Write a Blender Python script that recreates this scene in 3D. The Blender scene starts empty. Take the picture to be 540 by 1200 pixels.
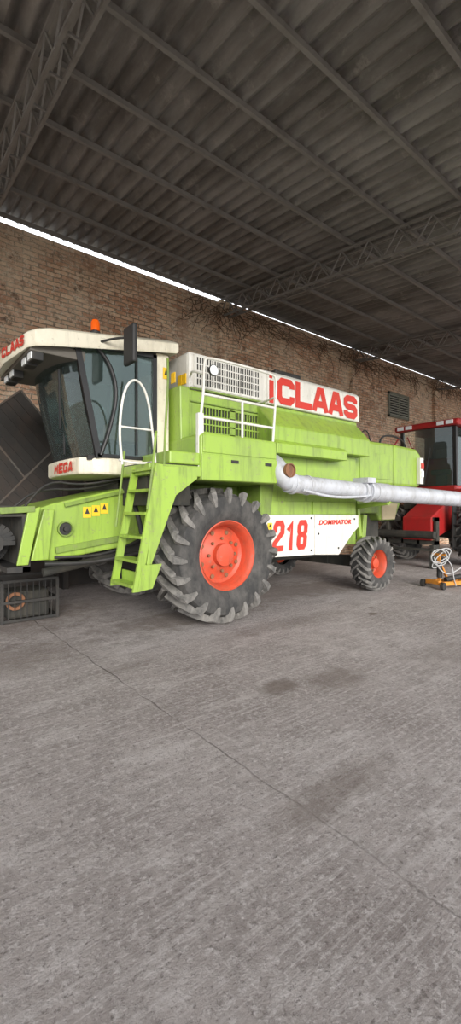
import bpy, bmesh, math, random
from mathutils import Vector, Matrix
random.seed(4)
S=bpy.context.scene
try:
    S.view_settings.view_transform='Standard'
    S.view_settings.look='None'
except Exception: pass

# ---------------- materials ----------------
def M(name,col,rough=.5,dirt=0.0,dcol=(.22,.19,.15),scale=2.5,metal=0.0,bump=0.0,lo=.45,hi=.7,spec=.5,streak=0.0):
    m=bpy.data.materials.new(name); m.use_nodes=True
    n=m.node_tree.nodes; l=m.node_tree.links; b=n['Principled BSDF']
    b.inputs['Roughness'].default_value=rough; b.inputs['Metallic'].default_value=metal
    b.inputs['Specular IOR Level'].default_value=spec
    b.inputs['Base Color'].default_value=(*col,1)
    tc=n.new('ShaderNodeTexCoord')
    if dirt>0:
        def layer(src,sc,scale,lo,hi,amt,dc):
            mp=n.new('ShaderNodeMapping'); mp.inputs['Scale'].default_value=sc
            l.new(tc.outputs['Object'],mp.inputs[0])
            nz=n.new('ShaderNodeTexNoise'); nz.inputs['Scale'].default_value=scale; nz.inputs['Detail'].default_value=10; nz.inputs['Roughness'].default_value=.7
            l.new(mp.outputs[0],nz.inputs['Vector'])
            mr=n.new('ShaderNodeMapRange'); mr.inputs[1].default_value=lo; mr.inputs[2].default_value=hi; mr.inputs[4].default_value=amt
            l.new(nz.outputs['Fac'],mr.inputs[0])
            mx=n.new('ShaderNodeMix'); mx.data_type='RGBA'
            if src is None: mx.inputs[6].default_value=(*col,1)
            else: l.new(src,mx.inputs[6])
            mx.inputs[7].default_value=(*dc,1)
            l.new(mr.outputs[0],mx.inputs[0]); return mx.outputs[2],nz
        o,nz=layer(None,(1,1,.55),scale,lo,hi,dirt,dcol)
        if streak>0: 
            o,_=layer(o,(5,5,.5),2.2,.5,.72,streak,tuple(c*.45 for c in dcol))
            o,_=layer(o,(1,1,1),14,.58,.66,streak,(.20,.17,.12))
        l.new(o,b.inputs['Base Color'])
        if bump>0:
            bp=n.new('ShaderNodeBump'); bp.inputs['Strength'].default_value=bump; bp.inputs['Distance'].default_value=.02
            l.new(nz.outputs['Fac'],bp.inputs['Height']); l.new(bp.outputs[0],b.inputs['Normal'])
    return m
GREEN=M('green_paint',(.275,.42,.055),.38,.6,(.19,.25,.08),1.6,streak=.6)
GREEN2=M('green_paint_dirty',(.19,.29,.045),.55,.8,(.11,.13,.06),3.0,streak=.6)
WHITE=M('white_paint',(.70,.69,.64),.45,.5,(.46,.42,.34),2.0,streak=.32)
CREAM=M('cream_paint',(.72,.68,.55),.45,.5,(.46,.40,.28),3.0,streak=.35)
GREY=M('auger_grey',(.46,.48,.52),.38,.6,(.30,.29,.28),4.0,streak=.45)
RED=M('decal_red',(.55,.03,.016),.5,.25,(.4,.12,.08),6)
RIM=M('rim_orange_red',(.55,.07,.03),.5,.55,(.24,.09,.055),5,streak=.4)
RED2=M('red_paint',(.36,.018,.018),.4,.5,(.14,.03,.02),3)
BLACK=M('black_metal',(.018,.018,.018),.6,.6,(.06,.05,.04),5)
DARK=M('dark_interior',(.012,.012,.013),.9)
FRAME=M('window_frame_black',(.012,.012,.013),.4)
CHAS=M('chassis_dark',(.03,.03,.026),.8,.8,(.075,.065,.05),4)
TYRE=M('tyre_rubber_dusty',(.03,.03,.03),.85,.8,(.14,.13,.12),6,bump=.2,lo=.4,hi=.8)
TYRE2=M('tyre_lug_dusty',(.09,.087,.083),.85,.85,(.27,.255,.235),9,bump=.2,lo=.38,hi=.7)
RUST=M('rust',(.22,.10,.05),.85,.8,(.10,.05,.03),8,bump=.3)
YEL=M('warning_yellow',(.80,.50,.02),.5)
ORG=M('orange_paint',(.65,.25,.03),.45,.5,(.25,.12,.05),6)
BEAC=M('beacon_orange',(.80,.12,.01),.2)
LAMP=M('lamp_glass',(.75,.78,.8),.1)
TRUSS=M('truss_steel',(.17,.16,.15),.65,.6,(.09,.08,.07),4)
SEAT=M('seat_fabric',(.12,.10,.09),.9,.5,(.2,.12,.06),6)
HOSE=M('hose_grey',(.40,.40,.40),.5)
def glassmat(name,tint,ior=1.6,df=.08):
    m=bpy.data.materials.new(name); m.use_nodes=True
    n=m.node_tree.nodes; l=m.node_tree.links; n.remove(n['Principled BSDF'])
    o=n['Material Output']; t=n.new('ShaderNodeBsdfTransparent'); t.inputs[0].default_value=(*tint,1)
    g=n.new('ShaderNodeBsdfGlossy'); g.inputs['Roughness'].default_value=.03; g.inputs[0].default_value=(.85,.95,.95,1)
    d=n.new('ShaderNodeBsdfDiffuse'); d.inputs[0].default_value=(.25,.32,.31,1)
    x0=n.new('ShaderNodeMixShader'); x0.inputs[0].default_value=df; l.new(t.outputs[0],x0.inputs[1]); l.new(d.outputs[0],x0.inputs[2])
    f=n.new('ShaderNodeFresnel'); f.inputs[0].default_value=ior
    x=n.new('ShaderNodeMixShader'); l.new(f.outputs[0],x.inputs[0]); l.new(x0.outputs[0],x.inputs[1]); l.new(g.outputs[0],x.inputs[2]); l.new(x.outputs[0],o.inputs[0])
    return m
GLASS=glassmat('cab_glass',(.55,.65,.63))
GLASS2=glassmat('cab_glass_dark',(.28,.34,.34))

# ---------------- helpers ----------------
def root(name,loc):
    e=bpy.data.objects.new(name,None); e.location=loc; e.empty_display_size=.2
    S.collection.objects.link(e); return e
def par(o,r):
    if r is not None:
        o.parent=r; o.matrix_parent_inverse=Matrix.Translation(-Vector(r.location))
class B:
    def __init__(s): s.bm=bmesh.new()
    def box(s,x0,x1,y0,y1,z0,z1):
        v=[s.bm.verts.new(p) for p in [(x0,y0,z0),(x1,y0,z0),(x1,y1,z0),(x0,y1,z0),(x0,y0,z1),(x1,y0,z1),(x1,y1,z1),(x0,y1,z1)]]
        for f in [(3,2,1,0),(4,5,6,7),(0,1,5,4),(1,2,6,5),(2,3,7,6),(3,0,4,7)]: s.bm.faces.new([v[i] for i in f])
        return s
    def prism(s,pts,ax,a,b):
        def mk(p,t):
            if ax=='y': return (p[0],t,p[1])
            if ax=='x': return (t,p[0],p[1])
            return (p[0],p[1],t)
        A=[s.bm.verts.new(mk(p,a)) for p in pts]; C=[s.bm.verts.new(mk(p,b)) for p in pts]
        s.bm.faces.new(A); s.bm.faces.new(C[::-1]); n=len(pts)
        for i in range(n): s.bm.faces.new([A[i],C[i],C[(i+1)%n],A[(i+1)%n]])
        return s
    def beam(s,p,q,w=.04,h=None):
        h=h or w; p=Vector(p); q=Vector(q); d=(q-p)
        if d.length<1e-6: return s
        d.normalize(); up=Vector((0,0,1)) if abs(d.z)<.95 else Vector((1,0,0))
        a=d.cross(up).normalized()*w/2; c=a.cross(d).normalized()*h/2
        v=[s.bm.verts.new(x) for x in [p-a-c,p+a-c,p+a+c,p-a+c,q-a-c,q+a-c,q+a+c,q-a+c]]
        for f in [(3,2,1,0),(4,5,6,7),(0,1,5,4),(1,2,6,5),(2,3,7,6),(3,0,4,7)]: s.bm.faces.new([v[i] for i in f])
        return s
    def lathe(s,cx,cy,cz,prof,seg=48,ax='y'):
        rings=[]
        for (t,r) in prof:
            ring=[]
            for i in range(seg):
                a=2*math.pi*i/seg; c=math.cos(a)*r; d=math.sin(a)*r
                if ax=='y': p=(cx+c,cy+t,cz+d)
                elif ax=='x': p=(cx+t,cy+c,cz+d)
                else: p=(cx+c,cy+d,cz+t)
                ring.append(s.bm.verts.new(p))
            rings.append(ring)
        for A,C in zip(rings,rings[1:]):
            for i in range(seg):
                j=(i+1)%seg; s.bm.faces.new([A[i],A[j],C[j],C[i]])
        return s
    def tube(s,pts,r,seg=12,cap=True):
        pts=[Vector(p) for p in pts]; rings=[]; n=len(pts)
        rr=r if isinstance(r,(list,tuple)) else [r]*n
        prev=None
        for i,p in enumerate(pts):
            d=(pts[min(i+1,n-1)]-pts[max(i-1,0)]).normalized()
            if prev is None:
                up=Vector((0,0,1)) if abs(d.z)<.9 else Vector((1,0,0)); a=d.cross(up).normalized()
            else: a=(prev-d*prev.dot(d)).normalized()
            prev=a; c=d.cross(a)
            rings.append([s.bm.verts.new(p+(a*math.cos(2*math.pi*k/seg)+c*math.sin(2*math.pi*k/seg))*rr[i]) for k in range(seg)])
        for A,C in zip(rings,rings[1:]):
            for i in range(seg): s.bm.faces.new([A[i],A[(i+1)%seg],C[(i+1)%seg],C[i]])
        if cap: s.bm.faces.new(rings[0]); s.bm.faces.new(rings[-1][::-1])
        return s
    def grid(s,f,nu,nv):
        V=[[s.bm.verts.new(f(i/nu,j/nv)) for j in range(nv+1)] for i in range(nu+1)]
        for i in range(nu):
            for j in range(nv): s.bm.faces.new([V[i][j],V[i+1][j],V[i+1][j+1],V[i][j+1]])
        return s
    def done(s,name,mat,parent=None,bev=0,smooth=False):
        bmesh.ops.recalc_face_normals(s.bm,faces=s.bm.faces)
        me=bpy.data.meshes.new(name); s.bm.to_mesh(me); s.bm.free()
        o=bpy.data.objects.new(name,me); S.collection.objects.link(o); me.materials.append(mat)
        if smooth:
            for p in me.polygons: p.use_smooth=True
            try: me.set_sharp_from_angle(angle=math.radians(40))
            except Exception: pass
        if bev>0:
            m=o.modifiers.new('b','BEVEL'); m.width=bev; m.segments=2; m.limit_method='ANGLE'; m.angle_limit=math.radians(35)
        par(o,parent); return o
def sm(pts,it=2):
    pts=[Vector(p) for p in pts]
    for _ in range(it):
        q=[pts[0]]
        for a,b in zip(pts,pts[1:]): q+= [a*.75+b*.25,a*.25+b*.75]
        q.append(pts[-1]); pts=q
    return pts
def text(body,name,mat,centre,w,h,rotz,parent,off=.02,shear=0,th=.006):
    c=bpy.data.curves.new(name,'FONT'); c.body=body; c.offset=off; c.extrude=.01; c.shear=shear; c.space_character=1.05+off*2
    o=bpy.data.objects.new(name+'_t',c); S.collection.objects.link(o)
    bpy.context.view_layer.update()
    me=bpy.data.meshes.new_from_object(o.evaluated_get(bpy.context.evaluated_depsgraph_get()))
    bpy.data.objects.remove(o)
    xs=[v.co.x for v in me.vertices]; ys=[v.co.y for v in me.vertices]
    x0,x1,y0,y1=min(xs),max(xs),min(ys),max(ys)
    R=Matrix.Translation(centre)@Matrix.Rotation(rotz,4,'Z')@Matrix.Rotation(math.pi/2,4,'X')
    for v in me.vertices:
        v.co=R@Vector(((v.co.x-(x0+x1)/2)*w/(x1-x0),(v.co.y-(y0+y1)/2)*h/(y1-y0),v.co.z/.01*th))
    me.materials.clear(); me.materials.append(mat)
    o=bpy.data.objects.new(name,me); S.collection.objects.link(o); par(o,parent); return o
GL={
'C':[[(1,.70),(1,.86),(.82,1),(.18,1),(0,.84),(0,.16),(.18,0),(.82,0),(1,.14),(1,.30)]],
'G':[[(1,.72),(1,.86),(.82,1),(.18,1),(0,.84),(0,.16),(.18,0),(.82,0),(1,.14),(1,.45),(.6,.45)]],
'L':[[(0,1),(0,0),(1,0)]],
'A':[[(0,-.0),(.36,1),(.64,1),(1,0)],[(.14,.25),(.86,.25)]],
'S':[[(1,.74),(1,.86),(.82,1),(.18,1),(0,.87),(0,.64),(.16,.52),(.84,.48),(1,.36),(1,.13),(.82,0),(.18,0),(0,.14),(0,.26)]],
'2':[[(0,.74),(0,.87),(.2,1),(.8,1),(1,.87),(1,.62),(0,.2),(0,0),(1,0)]],
'1':[[(.25,.78),(.6,.98),(.6,0)]],
'8':[[(.2,.52),(0,.64),(0,.87),(.2,1),(.8,1),(1,.87),(1,.64),(.8,.52),(.2,.52)],[(.8,.52),(1,.40),(1,.13),(.8,0),(.2,0),(0,.13),(0,.40),(.2,.52)]],
'M':[[(0,0),(0,1),(.5,.3),(1,1),(1,0)]],
'E':[[(1,1),(0,1),(0,0),(1,0)],[(0,.5),(.85,.5)]],
}
def block(word,name,mat,centre,w,h,rotz,parent,t,gap=.25,slant=0,th=.005):
    b=B(); n=len(word); g=t*gap; gw=(w-g*(n-1))/n
    R=Matrix.Translation(centre)@Matrix.Rotation(rotz,4,'Z')@Matrix.Rotation(math.pi/2,4,'X')
    x=-w/2
    for ch in word:
        for li,pl in enumerate(GL[ch]):
            P=[Vector((x+t/2+(gw-t)*p[0],-h/2+t/2+(h-t)*p[1])) for p in pl]
            L=[]; Rr=[]
            for i,p in enumerate(P):
                d1=(P[i]-P[i-1]).normalized() if i>0 else None; d2=(P[i+1]-P[i]).normalized() if i<len(P)-1 else None
                if d1 is None: nn=Vector((-d2.y,d2.x)); k=1; p=p-d2*t*(.5 if ch in 'LAME12' else 0)
                elif d2 is None: nn=Vector((-d1.y,d1.x)); k=1; p=p+d1*t*(.5 if ch in 'LAME12' else 0)
                else:
                    a=Vector((-d1.y,d1.x)); c=Vector((-d2.y,d2.x)); nn=(a+c).normalized(); k=min(1.5,1/max(.3,nn.dot(a)))
                L.append(p+nn*t/2*k); Rr.append(p-nn*t/2*k)
            for i in range(len(P)-1):
                zz=th+.0004*i+.0007*li
                q=[L[i],L[i+1],Rr[i+1],Rr[i]]
                f=[b.bm.verts.new(R@Vector((v.x+slant*v.y,max(-h/2,min(h/2,v.y)),zz))) for v in q]
                try: b.bm.faces.new(f)
                except Exception: pass
        x+=gw+g
    return b.done(name,mat,parent)

def tyre(pre,parent,cx,y0,y1,R,rim,n,lugh,rimmat,side=-1,lugw=.062):
    w=y1-y0; cy=(y0+y1)/2; Rc=R-lugh; d=Rc-rim
    prof=[(-.36*w,rim-.01),(-.43*w,rim+.03),(-.5*w,rim+.4*d),(-.5*w,rim+.62*d),(-.47*w,rim+.85*d),(-.40*w,Rc-.025),(-.22*w,Rc-.006),(0,Rc),
          (.22*w,Rc-.006),(.40*w,Rc-.025),(.47*w,rim+.85*d),(.5*w,rim+.62*d),(.5*w,rim+.4*d),(.43*w,rim+.03),(.36*w,rim-.01)]
    B().lathe(cx,cy,R,prof,72).done(pre+'_tyre_carcass',TYRE,parent,smooth=True)
    b=B()
    for sd in (-1,1):
        for k in range(n):
            a0=2*math.pi*(k+(.5 if sd>0 else 0))/n
            rows=[]
            for (s,r,an,wd) in [(-.03,R-.002,0,.8),(.14,R-.002,.10,.85),(.28,R-.004,.19,.95),(.40,R-.012,.27,1.1),(.487,R-.04,.32,1.3),(.52,R-.05-.22*d,.345,1.2),(.507,R-.05-.45*d,.355,.7)]:
                rin=min(r-.02,Rc-.02) if s<.45 else r-.03
                yy=cy+sd*s*w; yi=cy+sd*(s if s<.45 else s-.07)*w
                ang=a0+an
                hw=lugw/2*wd/R
                rows.append([(yy,r,ang-hw*.75),(yy,r,ang+hw*.75),(yi,rin,ang+hw*1.2),(yi,rin,ang-hw*1.2)])
            vs=[[b.bm.verts.new((cx+math.cos(a)*r,y,R+math.sin(a)*r)) for (y,r,a) in q] for q in rows]
            for A,C in zip(vs,vs[1:]):
                for i in range(4): b.bm.faces.new([A[i],A[(i+1)%4],C[(i+1)%4],C[i]])
            b.bm.faces.new(vs[0]); b.bm.faces.new(vs[-1][::-1])
    b.done(pre+'_tyre_lugs',TYRE2,parent)
    f=y0 if side<0 else y1; q=-side
    P=[(.07,rim+.015),(.055,rim+.03),(.05,rim+.015),(.075,rim-.005),(.10,rim-.03),(.24,rim-.05),(.27,rim-.09),(.25,rim*.62),(.20,rim*.45),(.19,rim*.36),(.12,rim*.34),(.11,rim*.22),(.105,.001)]
    B().lathe(cx,f,R,[(q*a,r) for a,r in P],56).done(pre+'_rim',rimmat,parent,smooth=True)
    b=B()
    for k in range(8):
        a=2*math.pi*k/8; x=cx+math.cos(a)*rim*.5; z=R+math.sin(a)*rim*.5
        b.lathe(x,f+q*.205,z,[(0,.02),(-q*.03,.02),(-q*.03,.001)],8)
    for k in range(8):
        a=2*math.pi*(k+.5)/8; x=cx+math.cos(a)*rim*.72; z=R+math.sin(a)*rim*.72
        b.lathe(x,f+q*.25,z,[(0,.03),(-q*.008,.03),(-q*.008,.001)],10)
    b.done(pre+'_rim_bolts',RUST,parent)

# ================= ROOM =================
class NT:
    def __init__(s,name,rough=.8,spec=.25):
        s.m=bpy.data.materials.new(name); s.m.use_nodes=True; s.n=s.m.node_tree.nodes; s.l=s.m.node_tree.links; s.b=s.n['Principled BSDF']
        s.b.inputs['Roughness'].default_value=rough; s.b.inputs['Specular IOR Level'].default_value=spec; s.tc=s.n.new('ShaderNodeTexCoord')
    def noise(s,sc,det=8,ro=.6,vec=None,dist=0):
        z=s.n.new('ShaderNodeTexNoise'); z.inputs['Scale'].default_value=sc; z.inputs['Detail'].default_value=det; z.inputs['Roughness'].default_value=ro; z.inputs['Distortion'].default_value=dist
        s.l.new(vec or s.tc.outputs['Object'],z.inputs['Vector']); return z.outputs['Fac']
    def rng(s,v,a,b_,c,d):
        r=s.n.new('ShaderNodeMapRange'); r.inputs[1].default_value=a; r.inputs[2].default_value=b_; r.inputs[3].default_value=c; r.inputs[4].default_value=d; s.l.new(v,r.inputs[0]); return r.outputs[0]
    def mix(s,f,a,c,mode='MIX'):
        x=s.n.new('ShaderNodeMix'); x.data_type='RGBA'; x.blend_type=mode
        if isinstance(f,float): x.inputs[0].default_value=f
        else: s.l.new(f,x.inputs[0])
        for i,v in ((6,a),(7,c)):
            if isinstance(v,tuple): x.inputs[i].default_value=(*v,1)
            else: s.l.new(v,x.inputs[i])
        return x.outputs[2]
    def math(s,op,a,c=None):
        x=s.n.new('ShaderNodeMath'); x.operation=op
        for i,v in ((0,a),(1,c)):
            if v is None: continue
            if isinstance(v,(int,float)): x.inputs[i].default_value=v
            else: s.l.new(v,x.inputs[i])
        return x.outputs[0]
    def mapping(s,rot,sc):
        mp=s.n.new('ShaderNodeMapping'); mp.inputs['Rotation'].default_value=rot; mp.inputs['Scale'].default_value=sc; s.l.new(s.tc.outputs['Object'],mp.inputs[0]); return mp.outputs[0]
    def bump(s,h,st,dist=.02):
        bp=s.n.new('ShaderNodeBump'); bp.inputs['Strength'].default_value=st; bp.inputs['Distance'].default_value=dist; s.l.new(h,bp.inputs['Height']); s.l.new(bp.outputs[0],s.b.inputs['Normal']); return bp
def floor_mat():
    t=NT('concrete_floor')
    sp=t.n.new('ShaderNodeSeparateXYZ'); t.l.new(t.tc.outputs['Object'],sp.inputs[0]); X=sp.outputs[0]; Y=sp.outputs[1]
    c=t.mix(t.rng(t.noise(.5,6,.6),.35,.65,0,1),(.40,.35,.335),(.57,.515,.50))
    c=t.mix(t.rng(t.noise(1.6,8,.75),.47,.60,0,.6),c,(.28,.24,.225))
    c=t.mix(t.rng(t.noise(6,10,.8),.46,.58,0,.65),c,(.34,.30,.285))
    c=t.mix(t.rng(t.noise(1.1,9,.8,t.mapping((0,0,.3),(1,2.5,1))),.53,.61,0,.6),c,(.70,.65,.635))
    c=t.mix(t.rng(t.noise(24,8,.85),.50,.59,0,.8),c,(.74,.69,.68))
    c=t.mix(t.rng(t.noise(38,5,.8),.54,.64,0,.8),c,(.17,.145,.135))
    c=t.mix(t.rng(t.noise(9,6,.85),.60,.66,0,.75),c,(.22,.19,.175))
    for rot,sc,lo,am in ((.5,(1.0,20,1),.52,.55),(-.25,(.8,26,1),.56,.5),(1.1,(1.2,24,1),.60,.4)):
        c=t.mix(t.rng(t.noise(2.2,6,.65,t.mapping((0,0,rot),sc),.4),lo,lo+.14,0,am),c,(.71,.66,.65))
    wob=t.math('MULTIPLY',t.math('SUBTRACT',t.noise(3),.5),.09)
    brk=t.rng(t.noise(2.5,4),.35,.58,.15,.9)
    jx=None
    for xo,wd in ((1.68,.005),(5.9,.006),(-2.6,.006),(10.1,.008),(14.3,.008)):
        d=t.math('ABSOLUTE',t.math('ADD',t.math('SUBTRACT',X,xo),wob)); k=t.rng(d,wd*.4,wd*1.8,.65,0)
        jx=k if jx is None else t.math('MAXIMUM',jx,k)
    jx=t.math('MULTIPLY',jx,brk)
    c=t.mix(jx,c,(.17,.145,.135))
    w2=t.noise(5,8,.7)
    for (px,py,rx,ry,s) in ((2.68,2.66,.25,.13,.75),(3.2,2.5,.40,.20,.55),(4.7,2.2,.7,.3,.3),(1.9,3.9,.3,.1,.3),(.9,4.9,.9,.5,.45),(5.6,3.7,.10,.06,.95),(5.9,3.95,.06,.04,.95),(1.9,1.5,.5,.12,.5),(6.2,5.7,2.5,.7,.6),(1.4,6.8,1.5,1.2,.6),(3.4,5.2,1.4,.5,.6),(4.2,4.1,1.2,.2,.35)):
        a=t.math('DIVIDE',t.math('SUBTRACT',X,px),rx); e=t.math('DIVIDE',t.math('SUBTRACT',Y,py),ry)
        d=t.math('SQRT',t.math('ADD',t.math('MULTIPLY',a,a),t.math('MULTIPLY',e,e)))
        d=t.math('ADD',d,t.math('MULTIPLY',t.math('SUBTRACT',w2,.5),2.4))
        c=t.mix(t.rng(d,.5,1.2,s,0),c,(.21,.17,.145))
    t.l.new(c,t.b.inputs['Base Color'])
    h=t.math('ADD',t.math('ADD',t.noise(12,9,.85),t.math('MULTIPLY',t.noise(80,3,.7),.35)),t.math('MULTIPLY',jx,-.8))
    t.bump(h,1.0,.06); return t.m
def brick_mat():
    t=NT('old_brick',.9); n=t.n; l=t.l
    sp=n.new('ShaderNodeSeparateXYZ'); l.new(t.tc.outputs['Object'],sp.inputs[0])
    ad=t.math('ADD',sp.outputs[0],sp.outputs[1])
    cb=n.new('ShaderNodeCombineXYZ'); l.new(ad,cb.inputs[0]); l.new(sp.outputs[2],cb.inputs[1])
    nz=n.new('ShaderNodeTexNoise'); nz.inputs['Scale'].default_value=5; l.new(t.tc.outputs['Object'],nz.inputs['Vector'])
    va=n.new('ShaderNodeVectorMath'); va.operation='MULTIPLY_ADD'; va.inputs[1].default_value=(.06,.06,0); l.new(nz.outputs['Color'],va.inputs[0]); l.new(cb.outputs[0],va.inputs[2])
    br=n.new('ShaderNodeTexBrick'); l.new(va.outputs[0],br.inputs['Vector'])
    br.inputs['Scale'].default_value=1; br.inputs['Brick Width'].default_value=.29; br.inputs['Row Height'].default_value=.09; br.inputs['Mortar Size'].default_value=.013; br.inputs['Mortar Smooth'].default_value=.3; br.inputs['Bias'].default_value=.1
    br.inputs['Color1'].default_value=(.58,.26,.145,1); br.inputs['Color2'].default_value=(.90,.64,.44,1); br.inputs['Mortar'].default_value=(.34,.25,.18,1)
    c=t.mix(t.rng(t.noise(.55,7,.65),.45,.62,0,.6),br.outputs['Color'],(.90,.76,.58))
    c=t.mix(t.rng(t.noise(1.3,9,.75),.52,.64,0,.65),c,(.46,.24,.15))
    c=t.mix(t.rng(t.noise(4,9,.8),.54,.63,0,.8),c,(.17,.10,.07))
    c=t.mix(t.rng(t.noise(9,6,.85),.53,.62,0,.8),c,(.95,.84,.69))
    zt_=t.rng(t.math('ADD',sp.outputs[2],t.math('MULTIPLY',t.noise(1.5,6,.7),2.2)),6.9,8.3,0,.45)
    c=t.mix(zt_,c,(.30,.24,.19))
    l.new(c,t.b.inputs['Base Color'])
    h=t.math('ADD',t.math('MULTIPLY',br.outputs['Fac'],-1),t.math('MULTIPLY',t.noise(12,8,.8),1.4))
    t.bump(h,1.0,.035); return t.m
FL=floor_mat(); BR=brick_mat()
B().box(-6,34,-8,9.45,-.2,0).done('floor',FL)
B().box(-60,90,-80,60,-.35,-.21).done('ground_outside',M('dry_ground',(.40,.35,.28),.95,.6,(.26,.26,.15),.5))
YW=9.2; WT=6.9
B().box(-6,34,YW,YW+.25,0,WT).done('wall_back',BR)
B().box(7.1,34,YW+.02,YW+.23,WT,WT+.085).done('trim_1',BR)
B().box(34,34.25,-1,YW+.25,0,5.6).done('wall_right',BR)
PX=[-4.2,1.45,7.1,12.65,18.3,24.0,29.6]
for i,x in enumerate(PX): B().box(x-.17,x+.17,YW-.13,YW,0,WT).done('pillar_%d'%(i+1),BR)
def RZ(y): return 7.07-.12*(YW-y)
t=NT('corrugated_sheet',.5,.35)
c=t.mix(t.rng(t.noise(.7,6,.7,t.mapping((0,0,0),(3,.6,1))),.4,.62,0,1),(.21,.20,.19),(.10,.092,.084))
c=t.mix(t.rng(t.noise(3,8,.8),.55,.68,0,.7),c,(.28,.26,.24))
t.l.new(c,t.b.inputs['Base Color']); CORR=t.m
YR0=-.9
def froof(u,v):
    x=-6.3+40.6*u; y=YR0-.1+10.3*v; return (x,y,RZ(y)+.04*math.sin(x*2*math.pi/.22))
B().grid(froof,1500,6).done('ceiling',CORR,smooth=True)
b=B()
y=YR0
while y<9.2:
    b.beam((-6.3,y,RZ(y)-.07),(34.3,y,RZ(y)-.07),.05,.07); y+=1.0
b.done('roof_purlins',TRUSS)
for i,x in enumerate(PX):
    b=B(); D=.42
    for dx in (-.09,.09):
        for k in (0,D): 
            b.beam((x+dx,YR0,RZ(YR0)-.13-k),(x+dx,YW,RZ(YW)-.13-k),.04)
        nn=34
        for j in range(nn):
            ya=YR0+(YW-YR0)*j/nn; yb=YR0+(YW-YR0)*(j+1)/nn
            za,zb_=(0,D) if j%2 else (D,0)
            b.beam((x+dx,ya,RZ(ya)-.13-za),(x+dx,yb,RZ(yb)-.13-zb_),.022)
    for j in range(18):
        ya=YR0+(YW-YR0)*j/18; b.beam((x-.09,ya,RZ(ya)-.13-D),(x+.09,ya,RZ(ya)-.13-D),.025)
    b.done('roof_truss' if i==0 else 'roof_truss.%03d'%i,TRUSS)
w=root('window_1',(15.5,YW-.03,5.4))
b=B()
for a in ((14.8,16.2,4.95,5.02),(14.8,16.2,5.80,5.87),(14.8,14.87,4.95,5.87),(16.13,16.2,4.95,5.87),(15.46,15.54,4.95,5.87)): b.box(a[0],a[1],YW-.07,YW,a[2],a[3])
b.done('frame',M('window_paint',(.20,.21,.17),.7),w)
b=B()
for k in range(9): b.beam((14.86,YW-.04,5.05+k*.09),(16.15,YW-.04,5.05+k*.09),.05,.035)
b.done('louvres',M('louvre_paint',(.30,.31,.26),.7),w)
B().box(14.86,16.14,YW-.012,YW-.004,5,5.82).done('recess',DARK,w)
b=B()
def vine(x,z,n,sx,sz,wd):
    p=Vector((x,YW-.17,z))
    for j in range(n):
        q=p+Vector((sx*.12+random.gauss(0,.07),0,sz+random.gauss(0,.05))); q.y=YW-.15-random.random()*.06
        if q.z>WT-.04: q.z=WT-.05
        if q.z<5.95 and 14.5<q.x<16.5: break
        b.beam(p,q,wd*(1-j/n*.6)); p=q
for k in range(130):
    x=random.choice([6.6,7.1,7.5,8.3,9.6,10.8,12.4,12.9,13.4,14.5,16.5,18.3,19.5,21,23])+random.gauss(0,.4)
    vine(x,WT-.04-random.random()*.3,random.randint(4,11),random.gauss(0,.5),-.08,.017)
for k in range(100):
    vine(6.8+random.random()*16,WT-.08-random.random()*.45,9,1.4,0,.014)
b.done('dried_vines',M('vine_brown',(.13,.08,.05),.95))

# ================= GREEN COMBINE =================
R=root('combine_harvester',(5,6.05,0))
tyre('front_wheel_near',R,3.6,4.49,5.30,.90,.43,20,.075,RIM,-1,.085)
tyre('front_wheel_far',R,3.6,6.92,7.66,.90,.43,20,.075,RIM,1,.085)
tyre('rear_wheel_near',R,7.25,4.62,5.0,.50,.27,19,.035,RIM,-1,.048)
tyre('rear_wheel_far',R,7.25,7.1,7.48,.50,.27,19,.035,RIM,1,.048)
B().beam((3.6,4.8,.895),(3.6,7.4,.895),.2).beam((7.25,4.9,.5),(7.25,7.2,.5),.16,.2).box(7.15,7.4,5.8,6.3,.4,.9).done('axles',CHAS,R)
B().box(2.9,6.7,5.45,6.8,.62,1.5).box(4.6,6.3,5.05,7.1,.75,1.3).box(6.3,8.2,5.3,6.9,.9,1.5).box(2.5,3.2,5.4,6.75,.9,1.9).done('chassis',CHAS,R,.02)
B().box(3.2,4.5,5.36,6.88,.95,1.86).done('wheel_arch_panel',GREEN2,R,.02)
B().prism([(3.13,1.86),(3.13,2.42),(3.2,2.46),(4.44,2.46),(4.44,1.86),(3.3,1.86)],'y',4.5,7.6).done('side_box',GREEN,R,.02)
B().box(3.14,4.43,4.485,4.5,1.87,2.19).box(3.16,4.42,4.488,4.5,2.21,2.43).done('side_box_doors',GREEN,R,.006)
B().box(3.6,3.72,4.475,4.486,2.1,2.14).box(4.2,4.32,4.475,4.486,2.1,2.14).done('side_box_handles',BLACK,R)
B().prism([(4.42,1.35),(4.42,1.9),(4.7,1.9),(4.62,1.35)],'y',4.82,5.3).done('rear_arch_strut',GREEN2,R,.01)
B().box(4.44,6.82,4.87,7.25,1.38,2.47).done('mid_body',GREEN,R,.02)
B().box(4.9,6.7,4.855,4.872,1.95,2.42).box(5.62,6.78,4.85,4.872,1.42,1.63).box(4.6,5.57,4.85,4.872,1.42,1.63).done('mid_body_panels',GREEN,R,.006)
B().prism([(4.50,.86),(4.46,1.1),(4.46,1.42),(5.585,1.42),(5.585,.76),(4.62,.78)],'y',4.79,4.85).done('side_panel_white_left',WHITE,R,.012)
B().prism([(5.60,.76),(5.60,1.42),(6.78,1.40),(6.78,1.18),(6.62,1.08),(6.22,.72)],'y',4.79,4.85).done('side_panel_white_right',WHITE,R,.012)
block('218','number_decal',RED,(5.02,4.788,1.10),.76,.47,0,R,.085,.3,.1)
text('DOMINATOR','model_decal',RED,(6.12,4.786,1.285),.86,.08,0,R,.03,.2)
b=B()
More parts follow.
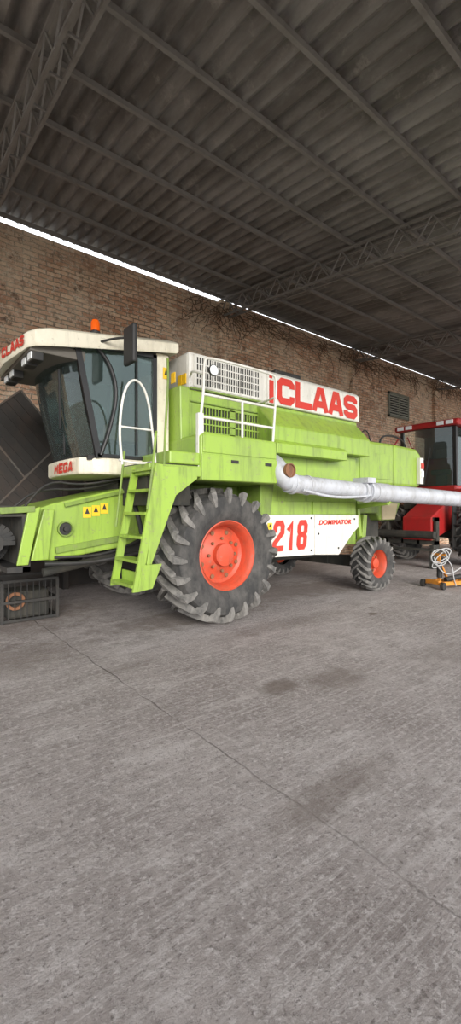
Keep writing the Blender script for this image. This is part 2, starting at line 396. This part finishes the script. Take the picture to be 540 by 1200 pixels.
for x,z in ((4.55,1.36),(5.5,1.36),(5.68,1.1),(6.65,1.33),(5.5,.84),(4.7,.86),(6.2,.84)): b.lathe(x,4.79,z,[(0,.018),(-.01,.018),(-.01,.001)],10)
b.done('panel_latches',BLACK,R)
B().prism([(4.68,2.45),(4.68,2.74),(4.98,3.06),(5.3,3.06),(5.3,2.45)],'x',4.52,6.97).done('sloped_tank_ledge',GREEN,R,.015)
B().prism([(4.60,2.32),(4.60,2.47),(4.68,2.53),(4.9,2.53),(4.9,2.32)],'x',4.55,6.2).done('lower_ledge',GREEN,R,.01)
B().box(3.28,7.02,5.0,7.15,2.44,3.12).done('tank_lower',GREEN,R,.02)
B().prism([(4.98,2.44),(4.98,2.52),(5.0,3.15),(5.85,3.15),(5.85,2.0),(5.0,2.0)],'x',3.14,3.3).done('tank_front_face',GREEN,R,.02)
B().box(3.28,4.74,5.0,7.15,3.12,3.64).done('engine_cover_white',WHITE,R,.05)
B().prism([(4.97,3.13),(4.97,3.60),(5.05,3.67),(7.1,3.67),(7.2,3.6),(7.2,3.13)],'x',4.72,7.07).done('grain_tank_panel',WHITE,R,.03)
B().box(4.9,6.7,5.25,6.9,3.67,3.74).box(5.0,5.6,5.1,5.3,3.66,3.75).done('tank_cover_top',BLACK,R,.02)
B().box(4.95,6.9,5.2,7.0,3.66,3.70).done('tank_lid',WHITE,R,.01)
block('CLAAS','side_logo',RED,(5.94,4.968,3.37),2.08,.42,0,R,.112,.2)
B().box(4.74,4.83,4.962,4.97,3.15,3.50).box(4.74,4.80,4.962,4.97,3.53,3.585).done('side_logo_bar',RED,R)
b=B(); b.box(3.36,4.58,4.99,5.0,3.17,3.60)
b.done('grille_panel',WHITE,R)
b=B()
for r in range(4):
    z=3.20+r*.098
    for k in range(27):
        x=3.41+k*.0425; b.box(x,x+.018,4.984,4.991,z,z+.078)
b.done('grille_slots',BLACK,R)
b=B(); b.box(3.50,4.50,4.988,5.0,2.55,2.92); b.done('lower_grille_backing',BLACK,R)
b=B()
for k in range(20):
    x=3.5+k*.0526; b.box(x-.006,x+.008,4.97,4.99,2.55,2.92)
for z in (2.55,2.66,2.78,2.90): b.box(3.48,4.52,4.966,4.99,z,z+.018)
b.box(3.96,4.06,4.966,4.99,2.55,2.92)
b.done('lower_grille_bars',GREEN,R)
b=B()
for a in ((3.30,4.66,3.125,3.15),(3.30,4.66,2.95,2.965)): b.box(a[0],a[1],4.975,5.0,a[2],a[3])
b.done('seams',GREEN2,R)
b=B(); r=.018; Yr=4.56
b.tube(sm([(3.18,Yr,2.2),(3.16,Yr,2.6),(3.22,Yr,3.0),(3.22,Yr,3.38),(3.3,Yr,3.43),(4.4,Yr,3.43),(4.5,Yr,3.38),(4.46,Yr,2.9),(4.42,Yr,2.45)]),r)
b.tube([(3.22,Yr,2.95),(4.46,Yr,2.95)],r); b.tube([(3.17,Yr,2.66),(3.9,Yr,2.66),(4.44,Yr,2.66)],r)
b.tube([(3.85,Yr,2.95),(3.85,Yr,2.45)],r)
b.tube(sm([(3.22,Yr,3.2),(3.2,4.8,3.3),(3.3,4.98,3.3)]),r*.8)
b.tube(sm([(4.46,Yr,3.1),(4.5,4.8,3.1),(4.5,5.0,3.1)]),r*.8)
b.box(3.12,3.2,Yr-.025,Yr+.03,2.0,2.7)
b.done('deck_railing',WHITE,R,smooth=True)
b=B().lathe(3.42,4.62,3.30,[(0.06,.03),(.03,.07),(0,.075),(-.01,.07)],20); b.done('work_lamp_housing',BLACK,R)
B().lathe(3.42,4.62,3.30,[(-.008,.066),(-.018,.001)],20).done('work_lamp_lens',LAMP,R)
B().prism([(6.8,1.98),(6.8,2.3),(7.0,2.72),(7.15,2.82),(8.3,2.84),(8.3,1.98)],'y',5.0,7.15).done('rear_hood_front',GREEN,R,.06)
B().prism([(8.32,1.98),(8.32,2.84),(9.2,2.82),(9.42,2.7),(9.45,2.1),(9.3,1.98)],'y',5.02,7.13).done('rear_hood_back',GREEN,R,.06)
B().box(7.1,8.2,4.985,5.0,2.1,2.6).done('rear_hood_panel',GREEN,R,.004)
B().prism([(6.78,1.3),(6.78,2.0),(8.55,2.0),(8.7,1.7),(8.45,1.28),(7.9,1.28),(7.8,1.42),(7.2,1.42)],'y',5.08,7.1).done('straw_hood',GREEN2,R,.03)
B().prism([(7.95,1.30),(7.95,1.62),(8.5,1.62),(8.4,1.30)],'y',5.05,5.09).done('chopper_plate',M('tan_plate',(.45,.38,.24),.7,.5),R)
B().beam((7.1,5.0,1.0),(7.0,5.0,1.75),.07).beam((7.0,5.05,1.25),(6.8,5.0,1.45),.1).beam((7.25,5.1,.55),(7.35,5.1,1.4),.12).done('rear_struts',GREEN,R)
B().box(6.75,7.0,5.0,5.4,.85,1.4).done('steering_bracket',GREEN2,R,.02)
B().box(9.2,9.34,4.93,5.02,2.05,2.62).done('tail_lamp_panel',WHITE,R,.01)
B().box(9.22,9.32,4.91,4.935,2.38,2.5).done('tail_lamp_red',RED,R)
B().box(9.22,9.32,4.91,4.935,2.2,2.34).done('tail_lamp_clear',LAMP,R)
b=B(); b.tube(sm([(8.2,5.3,2.8),(8.3,5.3,3.05),(8.8,5.3,3.1),(9.2,5.3,3.0),(9.3,5.3,2.75)]),.02); b.tube(sm([(7.1,5.2,2.7),(7.3,5.1,3.0),(7.5,5.1,3.05),(7.6,5.1,2.85)]),.012); b.done('hood_rails',BLACK,R)
# unloading auger
b=B()
b.tube([(4.62,4.48,1.88),(6.35,4.36,1.80)],.135,28)
b.done('auger_tube_inner',GREY,R,smooth=True)
b=B(); b.tube([(6.35,4.36,1.80),(9.9,4.06,1.685)],.15,28); b.done('auger_tube_outer',GREY,R,smooth=True)
b=B()
for (p,q,rr) in (((6.22,4.37,1.806),(6.26,4.367,1.804),.175),((6.36,4.36,1.80),(6.40,4.357,1.799),.185),((5.0,4.455,1.862),(5.03,4.453,1.861),.15),((4.7,4.475,1.876),(4.74,4.472,1.874),.155),((6.55,4.343,1.794),(6.9,4.313,1.783),.162)):
    b.tube([p,q],rr,28)
b.box(6.2,6.42,4.2,4.5,1.93,2.02)
b.done('auger_flanges',GREY,R,.005,smooth=True)
b=B(); b.tube(sm([(4.66,4.85,2.22),(4.56,4.68,2.17),(4.52,4.52,2.05),(4.56,4.48,1.93),(4.78,4.47,1.87)],3),.14,24); b.done('auger_elbow',GREY,R,smooth=True)
B().lathe(4.55,4.35,2.05,[(0.03,.10),(-.02,.10),(-.02,.085),(.0,.08),(.0,.001)],20).done('elbow_cover',RUST,R)
b=B(); b.tube(sm([(4.8,4.33,1.78),(5.4,4.29,1.68),(6.1,4.24,1.7),(6.4,4.25,1.75)]),.022); b.done('auger_hydraulic_ram',GREY,R,smooth=True)
B().beam((6.95,4.3,1.62),(6.95,4.95,1.55),.08).beam((6.95,4.3,1.62),(6.95,4.28,1.70),.06).done('auger_cradle',GREEN,R)

# ---- cab ----
B().prism([(2.72,5.2),(2.25,5.2),(2.05,5.24),(1.93,5.36),(1.88,5.6),(1.86,6.0),(1.89,6.45),(2.02,6.7),(2.72,6.7)],'z',1.93,2.14).done('cab_base',CREAM,R,.03)
block('MEGA','cab_base_decal',RED,(1.868,5.74,2.03),.60,.13,-math.pi/2+.055,R,.034,.5,.12)
B().box(2.0,3.1,5.24,6.66,2.1,2.16).done('cab_floor',BLACK,R)
def wind(u,v):
    yy=5.24+1.44*u; s=(yy-5.96)/.72; bul=.2*(1-s*s*abs(s)**.5)
    xb=2.10-bul; xt=1.82-bul*.95; vb=math.sin(v*math.pi)*.03
    return (xb+(xt-xb)*v-vb,yy+(.12*u*v),2.14+(3.50-2.14)*v)
B().grid(wind,16,8).done('windscreen',GLASS,R,smooth=True)
b=B()
b.prism([(2.12,2.15),(2.88,2.15),(2.88,3.52),(1.84,3.47)],'y',5.215,5.222); b.done('side_glass_near',GLASS,R)
b=B(); b.prism([(2.12,2.15),(2.88,2.15),(2.88,3.52),(1.84,3.47)],'y',6.675,6.682); b.done('side_glass_far',GLASS2,R)
b=B()
for yy,yt in ((5.215,5.215),(6.685,6.80)):
    b.beam((2.12,yy,2.13),(1.84,yt,3.5),.05,.07)
    b.beam((2.88,yy,2.13),(2.88,yy,3.54),.05,.06)
    b.beam((2.1,yy,2.16),(2.9,yy,2.16),.05,.04); b.beam((1.84,yy,3.47),(2.9,yy,3.53),.05,.06)
p=sm([(2.06,5.2,3.49),(2.26,5.2,3.3),(2.36,5.2,2.95),(2.26,5.2,2.5),(2.14,5.2,2.16)])
b.tube(p,.024)
b.tube([wind(i/10,.0) for i in range(11)],.02); b.tube([wind(i/10,1) for i in range(11)],.03)
b.tube([(2.62,5.2,2.2),(2.62,5.2,3.45)],.014)
b.done('cab_frame',FRAME,R)
b=B(); b.tube([(1.87,5.7,2.2),(1.80,5.55,3.25)],.012); b.beam((1.79,5.62,2.5),(1.735,5.5,3.2),.02); b.done('wiper',FRAME,R)
B().box(2.9,3.1,5.2,5.3,1.96,3.58).box(3.04,3.1,5.3,6.6,1.96,2.9).box(2.9,3.1,6.6,6.7,1.96,3.58).done('cab_rear_pillar',CREAM,R,.02)
B().box(3.06,3.08,5.3,6.6,2.9,3.55).done('cab_rear_glass',GLASS2,R)
B().box(2.0,3.05,5.3,6.6,3.44,3.47).done('cab_headliner',M('headliner',(.22,.21,.19),.9),R)
B().box(3.0,3.03,5.3,6.6,2.16,2.95).done('cab_rear_trim',DARK,R)
B().box(2.45,2.9,5.8,6.25,2.45,2.58).box(2.8,2.95,5.8,6.25,2.58,3.15).box(2.55,2.8,5.9,6.15,2.16,2.45).box(2.82,2.95,5.92,6.13,3.15,3.32).done('cab_seat',SEAT,R,.04)
b=B(); b.tube([(2.1,6.02,2.16),(2.22,6.02,2.75)],.04); b.tube([(2.22+.17*math.cos(a*math.pi/12)*.8,6.02+.19*math.sin(a*math.pi/12),2.78-.1*math.cos(a*math.pi/12)) for a in range(25)],.015); b.done('steering_column',BLACK,R)
B().box(2.35,2.8,5.45,5.65,2.4,2.62).done('cab_console',M('console_brown',(.30,.14,.07),.6,.5),R,.02)
B().box(2.84,2.9,5.3,5.6,2.2,3.3).done('cab_trim',M('trim_tan',(.42,.22,.11),.8,.5),R)
out=[(1.50,5.09),(1.36,5.11),(1.29,5.2),(1.20,5.9),(1.22,6.35),(1.32,6.7),(1.5,6.88),(3.18,6.88),(3.18,5.09)]
def zb(x): return 3.27+(x-1.2)*.165
def zt(x): return 3.45+min(1,(x-1.2)/.5)*.07+(x-1.2)*.115
b=B(); cx,cy=2.2,6.0
def ring(s,fz,dz): return [b.bm.verts.new((cx+(x-cx)*s,cy+(y-cy)*s,fz(x)+dz)) for x,y in out]
rs=[ring(.9,zb,.03),ring(.985,zb,0),ring(1,zb,.03),ring(1,zt,-.03),ring(.97,zt,.0),ring(.85,zt,.04),ring(.5,zt,.07)]
for A,C in zip(rs,rs[1:]):
    for i in range(len(out)): j=(i+1)%len(out); b.bm.faces.new([A[i],A[j],C[j],C[i]])
b.bm.faces.new(rs[0]); b.bm.faces.new(rs[-1][::-1]); b.done('cab_roof',CREAM,R,smooth=True)
block('CLAAS','roof_decal',RED,(1.237,5.57,3.375),.68,.12,-math.pi/2+.128,R,.032,.3)
b=B(); c=B()
for yy in (5.3,5.55,6.15,6.45):
    b.box(1.36,1.48,yy-.09,yy+.09,3.17,3.30); c.box(1.345,1.362,yy-.075,yy+.075,3.185,3.285)
b.done('roof_lamps',BLACK,R,.01); c.done('roof_lamp_lenses',LAMP,R)
B().box(1.33,1.95,5.2,6.7,3.26,3.38).done('visor_underside',M('visor_underside_grey',(.12,.11,.095),.8),R,.01)
b=B(); b.lathe(2.12,5.32,3.66,[(0,.06),(.03,.06),(.03,.03),(.05,.03)],20,'z').done('beacon_base',BLACK,R)
B().lathe(2.12,5.32,3.70,[(0,.055),(.1,.055),(.135,.04),(.145,.001)],20,'z').done('beacon_lens',BEAC,R,smooth=True)
B().box(2.27,2.33,4.60,4.86,3.18,3.62).done('mirror',BLACK,R,.02)
b=B(); b.tube(sm([(2.1,5.1,3.5),(2.2,4.95,3.52),(2.34,4.8,3.52),(2.35,4.75,3.3)]),.014); b.done('mirror_arm',BLACK,R)
# platform
B().box(2.42,3.14,4.5,5.24,1.90,2.03).done('platform',GREEN,R,.01)
B().box(2.44,3.12,4.55,5.2,2.03,2.045).done('platform_tread',CHAS,R)
B().box(2.7,3.14,4.52,5.3,2.045,2.2).done('step_box',GREEN,R,.02)
b=B(); b.tube(sm([(2.14,4.6,2.0),(2.10,4.6,2.4),(2.16,4.6,2.85),(2.3,4.6,3.0),(2.45,4.6,2.85),(2.52,4.6,2.4),(2.56,4.6,2.0)],3),.014); b.tube([(2.12,4.6,2.42),(2.5,4.6,2.42)],.012)
b.tube(sm([(2.1,4.6,2.05),(2.3,4.6,2.02),(2.56,4.6,2.05)]),.014); b.done('door_grab_rail',WHITE,R,smooth=True)
b=B(); b.tube(sm([(2.62,4.52,1.9),(2.64,4.52,2.4),(2.7,4.55,3.0),(2.72,4.6,3.3)]),.014); b.done('grab_pole',GREEN2,R)
T=lambda z:(2.16+(z-.65)*.20)
b=B()
for yy in (4.32,4.88):
    b.prism([(T(.62)-.03,.62),(T(.62)+.06,.62),(T(2.0)+.06,2.0),(T(2.0)-.03,2.0)],'y',yy-.015,yy+.015)
for z in (.66,.92,1.18,1.44,1.70,1.94):
    b.box(T(z)-.04,T(z)+.14,4.33,4.87,z,z+.03)
b.box(T(.66)+.10,T(.66)+.12,4.33,4.87,.66,.80)
b.prism([(T(.62)+.02,.62),(T(.62)+.2,.64),(T(.9)+.26,.9),(T(.9)+.02,.9)],'y',4.30,4.33)
b.done('ladder',GREEN,R)
B().prism([(T(.9)+.08,.9),(T(.9)+.14,.9),(2.66,1.66),(2.95,1.86),(2.95,2.0),(T(1.9)+.02,1.98)],'y',4.31,4.34).done('ladder_side_plate',GREEN,R,.005)
b=B(); b.tube(sm([(2.28,4.28,1.5),(2.33,4.24,2.0),(2.36,4.24,2.3),(2.4,4.3,2.35)]),.014); b.tube(sm([(2.20,4.9,1.3),(2.3,4.95,1.9),(2.33,4.95,2.2)]),.014); b.done('ladder_handrails',GREEN2,R)
B().box(2.5,3.1,4.7,5.5,1.55,1.9).done('platform_underframe',CHAS,R)
# feeder house
B().prism([(1.42,1.50),(1.62,1.57),(2.62,1.80),(3.0,1.80),(3.0,1.25),(2.55,1.02),(1.62,.90),(1.42,.92)],'y',5.36,6.6).done('feeder_house',GREEN,R,.02)
b=B(); b.prism([(1.36,.92),(1.38,1.0),(1.50,1.50),(1.62,1.50),(1.55,.92)],'y',5.28,5.37); b.done('feeder_side_bracket',GREEN,R,.01)
b=B(); b.lathe(1.76,5.36,1.27,[(0,.09),(-.05,.09),(-.05,.078),(-.01,.07)],28); b.done('feeder_pulley_ring',GREEN2,R)
B().lathe(1.76,5.355,1.27,[(-.02,.072),(-.02,.001)],28).lathe(1.76,5.355,1.27,[(-.02,.03),(-.07,.03),(-.07,.001)],16).done('feeder_pulley_core',BLACK,R)
B().beam((1.65,5.34,1.02),(2.6,5.34,1.15),.03,.07).beam((1.75,5.33,1.55),(2.5,5.33,1.73),.03,.04).done('feeder_ribs',GREEN2,R)
b=B(); b.tube(sm([(1.5,5.25,.88),(2.0,5.2,.86),(2.5,5.15,.93),(3.2,5.34,1.0)]),.025); b.tube(sm([(1.6,5.22,.95),(2.2,5.18,.94),(2.9,5.35,1.15)]),.018); b.tube(sm([(2.6,5.3,1.7),(2.65,5.1,1.2),(2.7,5.2,.9)]),.03); b.tube(sm([(1.3,5.4,1.5),(1.6,5.5,1.85),(2.0,5.5,1.8),(2.5,5.4,1.9)]),.014); b.tube(sm([(1.2,5.5,1.5),(1.5,5.55,1.75),(2.1,5.6,1.75),(2.6,5.5,1.9)]),.014); b.done('hydraulic_hoses',BLACK,R)
b=B(); b.tube([(1.55,5.5,.75),(2.9,5.5,.95)],.05); b.done('lift_ram',CHAS,R)
# header frame
b=B(); b.box(1.0,1.34,5.3,8.3,1.42,1.50).box(1.28,1.36,5.3,8.3,.80,1.5).done('header_back_plate',CHAS,R)
B().prism([(1.21,.88),(1.33,1.50),(1.46,1.53),(1.33,.88)],'y',5.26,5.30).done('header_end_plate',GREEN,R,.008)
B().prism([(1.05,1.45),(1.02,1.52),(1.40,1.54),(1.40,1.47)],'y',5.25,5.30).done('header_top_bracket',GREEN2,R,.005)
B().box(.98,1.40,5.3,8.3,1.48,1.54).done('header_top_beam',CHAS,R,.01)
B().box(1.12,1.36,5.3,8.3,.80,.86).done('header_table',BLACK,R)
b=B()
b.tube([(1.0,5.45,1.12),(1.0,8.3,1.12)],.12,20)
for k in range(228):
    a=k*.25; y=5.46+k*.01225; b.beam((1.0,y,1.12),(1.0+math.cos(a)*.24,y,1.12+math.sin(a)*.24),.012,.05)
b.done('header_auger',BLACK,R)
b=B()
for yy in (5.6,6.2,6.8,7.4,8.0): b.tube(sm([(1.25,yy,.83),(1.0,yy,.78),(.85,yy,.86)]),.02)
for yy in (5.32,5.9,6.5): b.beam((1.30,yy,.86),(1.30,yy,1.45),.05)
b.done('header_ribs',CHAS,R)
def sticker(pts,name='warning_sticker'):
    b=B()
    for (x0,x1,y,z0,z1) in pts: b.box(x0,x1,y-.003,y,z0,z1)
    b.done(name,YEL,R)
    b=B()
    for (x0,x1,y,z0,z1) in pts:
        xm=(x0+x1)/2; b.prism([(x0+.02,z0+(z1-z0)*.35),(x1-.02,z0+(z1-z0)*.35),(xm,z1-.01)],'y',y-.006,y-.003)
    b.done(name+'_symbol',BLACK,R)
sticker([(1.98,2.08,5.355,1.40,1.53),(2.09,2.19,5.355,1.42,1.55),(2.20,2.30,5.355,1.45,1.58),(4.53,4.62,4.782,1.2,1.3),(3.0,3.09,5.195,3.25,3.4)])
b=B(); b.box(3.125,3.138,5.1,5.2,3.2,3.34); b.box(3.265,3.278,5.05,5.14,3.2,3.34); b.box(3.265,3.278,5.16,5.25,3.2,3.34); b.done('front_stickers',YEL,R)

# ================= RED COMBINE =================
Q=root('red_combine_harvester',(14,6.3,0))
tyre('front_wheel_near',Q,12.55,4.78,5.4,.82,.40,20,.05,RED2,-1,.07)
tyre('front_wheel_far',Q,12.55,7.0,7.6,.82,.40,20,.05,RED2,1,.07)
tyre('rear_wheel_near',Q,16.2,5.0,5.4,.55,.3,18,.03,RED2,-1,.05)
tyre('rear_wheel_far',Q,16.2,7.0,7.4,.55,.3,18,.03,RED2,1,.05)
B().beam((12.55,5.2,.82),(12.55,7.2,.82),.2).beam((16.2,5.2,.55),(16.2,7.2,.55),.16).box(12.6,16.6,5.6,6.8,.7,1.5).done('chassis',CHAS,Q)
B().box(12.9,17.2,5.3,7.3,1.5,3.0).done('body',RED2,Q,.05)
B().box(13.9,16.4,5.35,7.25,3.0,3.75).done('grain_tank',RED2,Q,.05)
B().box(12.0,13.5,5.45,7.05,1.98,2.15).done('cab_base',RED2,Q,.04)
B().prism([(11.9,3.74),(11.85,3.8),(11.9,3.91),(13.6,3.98),(13.6,3.74)],'y',5.35,7.15).done('cab_roof',RED2,Q,.04)
def w2(u,v):
    y=5.5+1.5*u; s=(y-6.25)/.75; return (12.1-.15*(1-s*s)-.05*v,y,2.15+1.57*v)
B().grid(w2,12,4).done('windscreen',GLASS2,Q,smooth=True)
B().prism([(12.1,2.15),(13.4,2.15),(13.4,3.72),(12.05,3.72)],'y',5.5,5.507).done('side_glass',GLASS2,Q)
b=B()
for y in (5.5,7.0): b.beam((12.1,y,2.15),(12.05,y,3.72),.09); b.beam((13.4,y,2.15),(13.4,y,3.72),.06)
b.beam((12.6,5.5,2.15),(12.6,5.5,3.72),.05); b.tube([(11.95,6.3,2.2),(11.93,6.1,3.2)],.015); b.done('cab_frame',FRAME,Q)
B().box(13.35,13.4,5.5,7.0,2.15,3.72).done('cab_rear',DARK,Q)
B().box(12.7,13.1,6,6.5,2.5,2.65).box(13.0,13.15,6,6.5,2.65,3.3).box(12.8,13.0,6.1,6.4,2.15,2.5).done('cab_seat',SEAT,Q,.04)
b=B()
for y in (5.55,5.8,6.7,6.95): b.box(11.83,11.87,y-.09,y+.09,3.77,3.87)
b.done('roof_lamps',LAMP,Q)
B().prism([(11.0,.7),(11.0,1.3),(12.3,1.92),(12.9,1.9),(12.6,1.1)],'y',5.6,6.4).done('feeder_house',RED2,Q,.03)
B().box(12.2,12.9,5.45,7.05,1.5,1.97).done('cab_underframe',CHAS,Q)
B().prism([(12.0,1.9),(12.0,2.05),(13.4,2.05),(13.4,1.9)],'y',4.8,5.5).done('platform',RED2,Q,.02)
b=B(); b.tube(sm([(11.75,4.9,1.2),(11.75,4.85,2.0),(11.8,4.85,2.9),(12.2,4.85,3.0),(12.5,4.85,2.9),(12.5,4.85,2.1)]),.02); b.tube([(11.76,4.85,2.5),(12.5,4.85,2.5)],.015)
b.tube(sm([(11.9,7.05,2.1),(11.6,7.1,2.3),(11.6,7.1,3.2),(11.9,7.0,3.6)]),.02); b.box(11.58,11.62,7.0,7.2,2.9,3.3); b.done('railing_and_mirror',RED2,Q)
b=B()
for z in (.5,.8,1.1,1.4,1.7): b.box(11.62,11.8,4.95,5.35,z,z+.03)
b.box(11.6,11.8,4.93,4.96,.45,1.95); b.box(11.6,11.8,5.34,5.37,.45,1.95); b.done('ladder',BLACK,Q)
b=B(); b.box(11.05,11.2,5.5,7.3,.6,.7); b.box(11.05,11.2,5.5,7.3,1.2,1.3)
for yy in (5.5,5.95,6.4,6.85,7.25): b.box(11.05,11.2,yy,yy+.06,.6,1.3)
b.box(10.85,11.05,5.5,7.3,.45,.5); b.box(10.9,11.2,5.5,5.6,0,.6); b.box(10.9,11.2,7.1,7.2,0,.6); b.tube([(10.98,5.5,.85),(10.98,7.3,.85)],.1)
b.done('header_mount',CHAS,Q)

# ================= TROLLEY / hose =================
J=root('hydraulic_trolley',(8.55,4.1,0))
b=B()
b.beam((8.25,4.05,.10),(9.1,3.75,.10),.05,.07).beam((8.35,4.35,.10),(9.2,4.05,.10),.05,.07).beam((8.27,4.05,.12),(8.37,4.35,.12),.07,.07).beam((9.0,3.8,.12),(9.1,4.1,.12),.06)
b.beam((8.45,4.15,.1),(8.40,4.13,.66),.05).beam((8.7,4.1,.12),(8.42,4.13,.5),.035).beam((8.4,4.0,.64),(8.42,4.28,.64),.04)
b.done('frame',ORG,J)
b=B()
for x,y in ((8.25,3.98),(8.35,4.42),(9.1,3.70),(9.22,4.1)): b.lathe(x,y,.07,[(-.03,.001),(-.03,.07),(.03,.07),(.03,.001)],20)
b.tube([(8.42,4.13,.2),(8.42,4.13,.48)],.05); b.tube([(8.55,4.08,.15),(8.9,3.95,.2)],.05)
b.done('wheels_and_cylinder',BLACK,J)
b=B()
for k,(ra,rb,ox,oz,tl) in enumerate(((.20,.13,0,0,.1),(.23,.10,.03,.02,.4),(.17,.15,-.03,-.02,-.3),(.25,.08,.05,-.05,.7))):
    P=[]
    for a in range(25):
        u=math.cos(a*math.pi/12)*ra; v=math.sin(a*math.pi/12)*rb
        P.append((8.28+ox+.78*(u*math.cos(tl)-v*math.sin(tl)),4.05-.5*(u*math.cos(tl)-v*math.sin(tl)),.62+oz+u*math.sin(tl)+v*math.cos(tl)))
    b.tube(P,.009,8,False)
b.tube(sm([(8.15,4.1,.6),(8.3,4.1,.4),(8.45,4.0,.25),(8.7,3.9,.35),(8.9,3.8,.5),(9.1,3.8,.3)]),.012,8)
b.tube(sm([(8.4,4.05,.62),(8.55,3.95,.45),(8.5,3.9,.2),(8.6,3.9,.05)]),.010,8)
b.done('hose_coil',HOSE,J)

# ================= crate lower left =================
K=root('metal_crate',(1.6,6.6,0))
x0,x1,y0,y1,h=1.28,1.98,6.35,6.95,.55
b=B()
for x in (x0,x1):
    for y in (y0,y1): b.beam((x,y,0),(x,y,h),.04)
for z in (.03,h*.5,h):
    b.beam((x0,y0,z),(x1,y0,z),.035); b.beam((x0,y1,z),(x1,y1,z),.035); b.beam((x0,y0,z),(x0,y1,z),.035); b.beam((x1,y0,z),(x1,y1,z),.035)
for k in range(1,9):
    tt=k/9; b.beam((x0+(x1-x0)*tt,y0,0.02),(x0+(x1-x0)*tt,y0,h),.01); b.beam((x0,y0+(y1-y0)*tt,.02),(x0,y0+(y1-y0)*tt,h),.01)
b.done('frame',BLACK,K)
B().box(x0+.08,x1-.08,y0+.08,y1-.08,.03,.40).done('contents',CHAS,K,.04)
B().lathe(1.45,6.40,.28,[(0,.12),(-.03,.12),(-.03,.08),(0,.08)],20).done('contents_pulley',RUST,K)

# ================= stacked sheets by wall =================
ST=root('stacked_metal_sheets',(1.5,8.7,0))
SA=M('sheet_dark',(.022,.019,.017),.6,.7,(.06,.04,.03),3); SB=M('sheet_edges',(.10,.09,.08),.6,.7,(.13,.07,.04),3)
b=B(); e=B()
def sheet(cx,y,cz,w,h,ang):
    a=math.radians(ang); c,s=math.cos(a),math.sin(a)
    pts=[(-w/2,-h/2),(w/2,-h/2),(w/2,h/2),(-w/2,h/2)]
    W_=[(cx+p*c-q*s,cz+p*s+q*c) for p,q in pts]
    b.prism(W_,'y',y,y+.03)
    for i in range(4):
        p,q=W_[i],W_[(i+1)%4]; e.beam((p[0],y-.01,p[1]),(q[0],y-.01,q[1]),.03,.03)
    n=int(w/.16)
    for k in range(n):
        t_=-w/2+.08+k*.16
        b.beam((cx+t_*c+h/2*s,y-.01,cz+t_*s-h/2*c),(cx+t_*c-h/2*s,y-.01,cz+t_*s+h/2*c),.025,.03)
b.box(-1.2,4.2,8.75,9.0,.02,3.3)
sheet(.9,8.7,2.75,1.5,1.5,45); sheet(2.0,8.62,2.8,1.2,1.2,42); sheet(3.0,8.68,2.5,1.3,1.5,50); sheet(1.4,8.54,1.9,1.3,1.3,38); sheet(2.5,8.5,1.7,1.4,1.1,48); sheet(-.2,8.6,2.3,1.4,1.4,40); sheet(.4,8.48,1.6,1.0,1.0,45)
for x in (-1.1,.2,1.5,2.8,4.1): b.box(x-.05,x+.05,8.45,8.9,0,2.6)
b.box(-1.2,4.2,8.45,8.55,.9,1.0)
b.done('sheets',SA,ST); e.done('sheet_edges',SB,ST)

# ================= light =================
W=bpy.data.worlds.new('World'); S.world=W; W.use_nodes=True
bg=W.node_tree.nodes['Background']
bg.inputs[0].default_value=(.93,.96,1,1); bg.inputs[1].default_value=2.0
sd=bpy.data.lights.new('sun','SUN'); sd.energy=4.2; sd.angle=math.radians(30); sd.color=(1,.95,.88)
so=bpy.data.objects.new('sun',sd); S.collection.objects.link(so)
d=Vector((.42,1,-.34)).normalized(); so.rotation_euler=d.to_track_quat('-Z','Y').to_euler(); so.location=(0,-10,8)

cd=bpy.data.cameras.new('camera'); co=bpy.data.objects.new('camera',cd); S.collection.objects.link(co)
cd.sensor_fit='HORIZONTAL'; cd.sensor_width=36; cd.lens=36*520/540; cd.shift_y=-3/540; cd.clip_start=.05; cd.clip_end=300
co.location=(0,0,1.5); co.rotation_euler=(math.radians(90),0,-math.atan2(.6247,.7809))
S.camera=co
